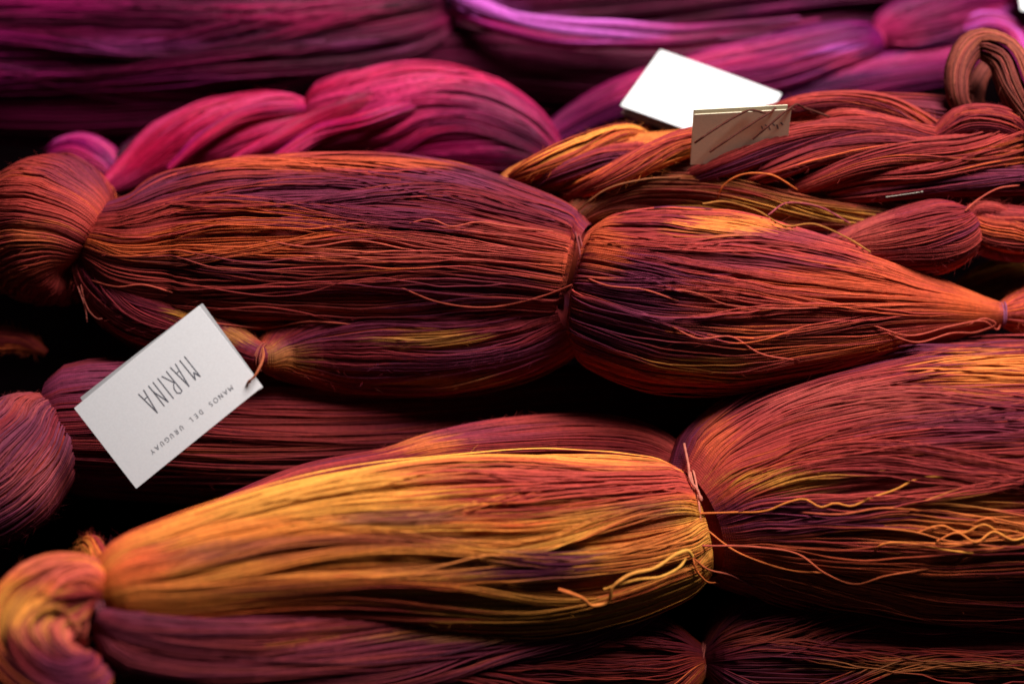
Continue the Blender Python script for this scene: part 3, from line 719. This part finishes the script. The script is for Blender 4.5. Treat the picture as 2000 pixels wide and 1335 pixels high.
for ch in 'MANOS DEL URUGUAY':
    if ch != ' ':
        wd = 8.0 if ch in 'MNOGA' else 6.6
        for ln in GLYPH[ch]:
            ml.append([((x0 + (q[0] - .5) * wd) * U1, (31.5 + q[1] * 8.6) * U1) for q in ln])
    x0 += 12.4
strokes_mesh('maker_lettering', tag, TL, X, Y, Nn, ml, 1.05 * U1, INK, bend=BEND, wid=CW)
# its cord
hp = TL + X * hole[0] + Y * hole[1]
cp = smooth_path([hp - Nn * .004 + X * .001, hp + Nn * .0012, at_depth(497, 735, TD - .003), at_depth(508, 716, TD - .002), at_depth(514, 700, TD + .004), at_depth(514, 680, TD + .02)], 30)
b = Soup(); b.tubes(cp[None], .00055, np.broadcast_to(np.array((.36, .085, .035)), (30, 3))[None], 7)
b.tubes((cp + X * .0006 + Nn * .0003)[None], .00045, np.broadcast_to(np.array((.40, .10, .04)), (30, 3))[None], 7)
b.build('cord', YARN, tag)

# white tag lying flat at the back
ZT = .106
Wa, Wb, Wc = at(1195, 200, ZT), at(1290, 98, ZT), at(1527, 178, ZT)
X = Wc - Wb; W_ = np.linalg.norm(X); X = X / W_
Y = Wa - Wb; Y = Y - (Y @ X) * X; H_ = np.linalg.norm(Y); Y = Y / H_
Nn = np.cross(X, Y)
if Nn[2] < 0:
    Nn = -Nn
WHITE = card_material('white_card', (.70, .69, .685))
t2 = thing('card_tag', 'blank white card tag lying flat and brightly lit at the back', 'tag', Wb)
card_leaf('front_leaf', t2, Wb, X, Y, Nn, W_, H_, .0005, WHITE, None, bend=-.002)
card_leaf('back_leaf', t2, Wb - Nn * .002, norm(X), norm(Y - Nn * .12), norm(Nn + Y * .12), W_ * .97, H_ * .96, .0005, CARD_IN, None)

# kraft tag standing upright in the strands in front of it
Ka, Kb_ = at(1356, 224, .168), at(1546, 214, .168)
Xk = norm(Kb_ - Ka); Wk = np.linalg.norm(Kb_ - Ka)
Yk = np.array([0.0, -.12, -1.0]); Yk = norm(Yk - (Yk @ Xk) * Xk)
Nk = np.cross(Xk, Yk)
if Nk @ FWD > 0:
    Nk = -Nk
t3 = thing('card_tag', 'brown kraft card tag standing upright among strands in front of the white card', 'tag', Ka)
card_leaf('front_leaf', t3, Ka, Xk, Yk, Nk, Wk, .033, .0005, CARD_IN, None, rc=.0004)
card_leaf('back_leaf', t3, Ka - Nk * .003 - Yk * .0008, norm(Xk), norm(Yk + Nk * .06), Nk, Wk * .97, .032, .0005, CARD_IN, None, rc=.0004)
SURF.append(np.array([[px, py, depth_of(Ka) - .0005] for px in range(1356, 1546, 8) for py in range(224, 300, 8)], float))

# strands drawn across the kraft tag
for q in ([(1357, 279), (1400, 250), (1440, 226), (1462, 216), (1500, 222)], [(1386, 297), (1450, 254), (1500, 222), (1540, 212), (1590, 222)], [(1470, 272), (1510, 238), (1535, 217), (1580, 214), (1620, 228)]):
    thread(F, q, (.07, .016, .010), .0006, .0008)
kd = []
for i, (a, b_) in enumerate(((1494, 248), (1501, 246), (1508, 248), (1516, 245), (1524, 247), (1532, 244))):
    kd.append([(a, b_), (a + 4, b_ + 7 - i % 2 * 4)])
lines = [[((x - 1358) * KPX * depth_of(Ka), (y - 222) * KPX * depth_of(Ka) * 1.4) for x, y in ln] for ln in kd]
strokes_mesh('faint_print', t3, Ka, Xk, Yk, Nk, lines, .0007, INK)

# ------------------------------------------------------------------ loose threads and tails
LT = (.36, .055, .034); LG = (.60, .22, .035); LO = (.52, .11, .025); LM = (.25, .04, .05)
for q in ([(1700, 634), (1780, 655), (1860, 636), (1925, 628), (1950, 642), (1956, 622)], [(1720, 646), (1790, 668), (1860, 650), (1915, 646), (1945, 632), (1925, 622), (1890, 634)],
          [(1300, 565), (1350, 570), (1420, 595), (1500, 602), (1620, 600)], [(1310, 636), (1360, 660), (1430, 658), (1480, 688), (1560, 704)],
          [(780, 560), (850, 588), (950, 600), (1060, 578), (1118, 556)], [(800, 436), (840, 428), (880, 442), (930, 434), (990, 442), (1080, 452)], [(1140, 540), (1180, 556), (1260, 566), (1330, 590)],
          [(330, 620), (430, 632), (520, 640), (600, 628), (700, 634)], [(170, 545), (230, 560), (280, 556), (340, 572)], [(520, 470), (600, 482), (700, 470), (790, 486)]):
    thread(A, q, LT, .00046, .0008)
thread(A, [(152, 560), (163, 590), (168, 610), (170, 628)], (.26, .06, .045), .00038, .002)
thread(A, [(158, 556), (166, 590), (178, 612), (190, 622), (200, 622)], (.18, .035, .024), .00038, .002)
for q, c, c2 in (([(1365, 1002), (1430, 1000), (1500, 996), (1540, 980), (1570, 974), (1605, 990), (1630, 982), (1660, 988), (1700, 972), (1750, 955), (1790, 935), (1860, 930)], LO, LG),
              ([(1384, 1037), (1430, 1072), (1490, 1098), (1550, 1114), (1610, 1118)], LO, LO), ([(1370, 1065), (1480, 1068), (1560, 1082), (1610, 1118), (1670, 1140), (1730, 1124), (1800, 1112), (1880, 1096), (1912, 1072), (1880, 1048)], LT, LO),
              ([(1352, 1080), (1358, 1108), (1374, 1130), (1404, 1138)], LO, LO), ([(1350, 1085), (1380, 1110), (1430, 1124), (1480, 1150)], LO, LM),
              ([(1790, 1040), (1840, 1026), (1880, 1040), (1920, 1024), (1960, 1042), (2010, 1028)], LO, LG), ([(1830, 1056), (1870, 1040), (1905, 1058), (1940, 1038), (1980, 1054), (2020, 1040)], LO, LG),
              ([(1850, 1010), (1890, 1022), (1930, 1012), (1960, 1030), (2010, 1016)], LO, LO), ([(1700, 1085), (1720, 1064), (1790, 1062), (1840, 1072), (1900, 1080)], LO, LG), ([(1560, 1000), (1640, 1004), (1720, 992), (1800, 996)], LT, LO)):
    thread(Bk, q, c, .00055, .001, colb=c2)
thread(Bk, [(1090, 1150), (1135, 1166), (1160, 1182), (1186, 1176), (1198, 1144), (1225, 1124), (1280, 1108), (1325, 1080), (1342, 1074), (1352, 1086)], LO, .0009, .0035, colb=(.66, .30, .05), rad_=34)
thread(Bk, [(1180, 1150), (1240, 1132), (1300, 1122), (1330, 1104), (1340, 1090)], LG, .0007, .003, colb=(.66, .30, .05), rad_=30)
thread(Bk, [(1336, 866), (1344, 905), (1351, 942), (1362, 956), (1370, 978)], (.42, .12, .08), .0007, .002, name='tie_tail', tip=True)
for q, c in (([(1372, 398), (1420, 394), (1470, 408), (1530, 440), (1600, 440), (1650, 462), (1700, 492)], OLIVE), ([(1500, 420), (1540, 396), (1600, 404), (1660, 436)], LM),
             ([(1400, 392), (1410, 366), (1440, 344), (1500, 340), (1560, 372)], LO), ([(1885, 412), (1910, 390), (1950, 368), (1990, 362)], LT), ([(1130, 410), (1180, 372), (1260, 350), (1330, 346)], BROWN)):
    thread(G, q, c, .0005, .0015)
pin = [at_depth(x, y, surface_depth(x, y) - .004) for x, y in ((1730, 385), (1800, 375))]
p0 = thing('straight_pin', 'thin steel pin with a bright head stuck in the rust skein at the back', 'pin', pin[0])
STEEL = plain('steel', (.20, .17, .14), .5, .5)
STEEL.node_tree.nodes['Principled BSDF'].inputs['Metallic'].default_value = 1.0
P = np.linspace(pin[0], pin[1], 6)
b = Soup(); b.tubes(P[None], .00028, np.ones((1, 6, 3)), 8); b.build('shaft', STEEL, p0)
hd = norm(pin[1] - pin[0])
b = Soup(); b.tubes((pin[1] + hd * np.array([-.0010, -.0008, 0, .0008, .0010])[:, None])[None], np.array([[.0001, .0005, .0007, .0005, .0001]]), np.ones((1, 5, 3)), 10); b.build('pin_head', STEEL, p0)

sh = at(1984, 14, .11)
t4 = thing('paper_sheet', 'bright white paper corner at the very top beyond the pink loop end', 'paper', sh)
pts = [at(x, y, .11) for x, y in ((1982, -60), (2120, -60), (2120, 36), (1994, 20))]
mesh_obj('sheet', pts + [q - np.array([0, 0, .0006]) for q in pts], [(0, 1, 2, 3), (7, 6, 5, 4), (0, 4, 5, 1), (1, 5, 6, 2), (2, 6, 7, 3), (3, 7, 4, 0)], WHITE, t4)
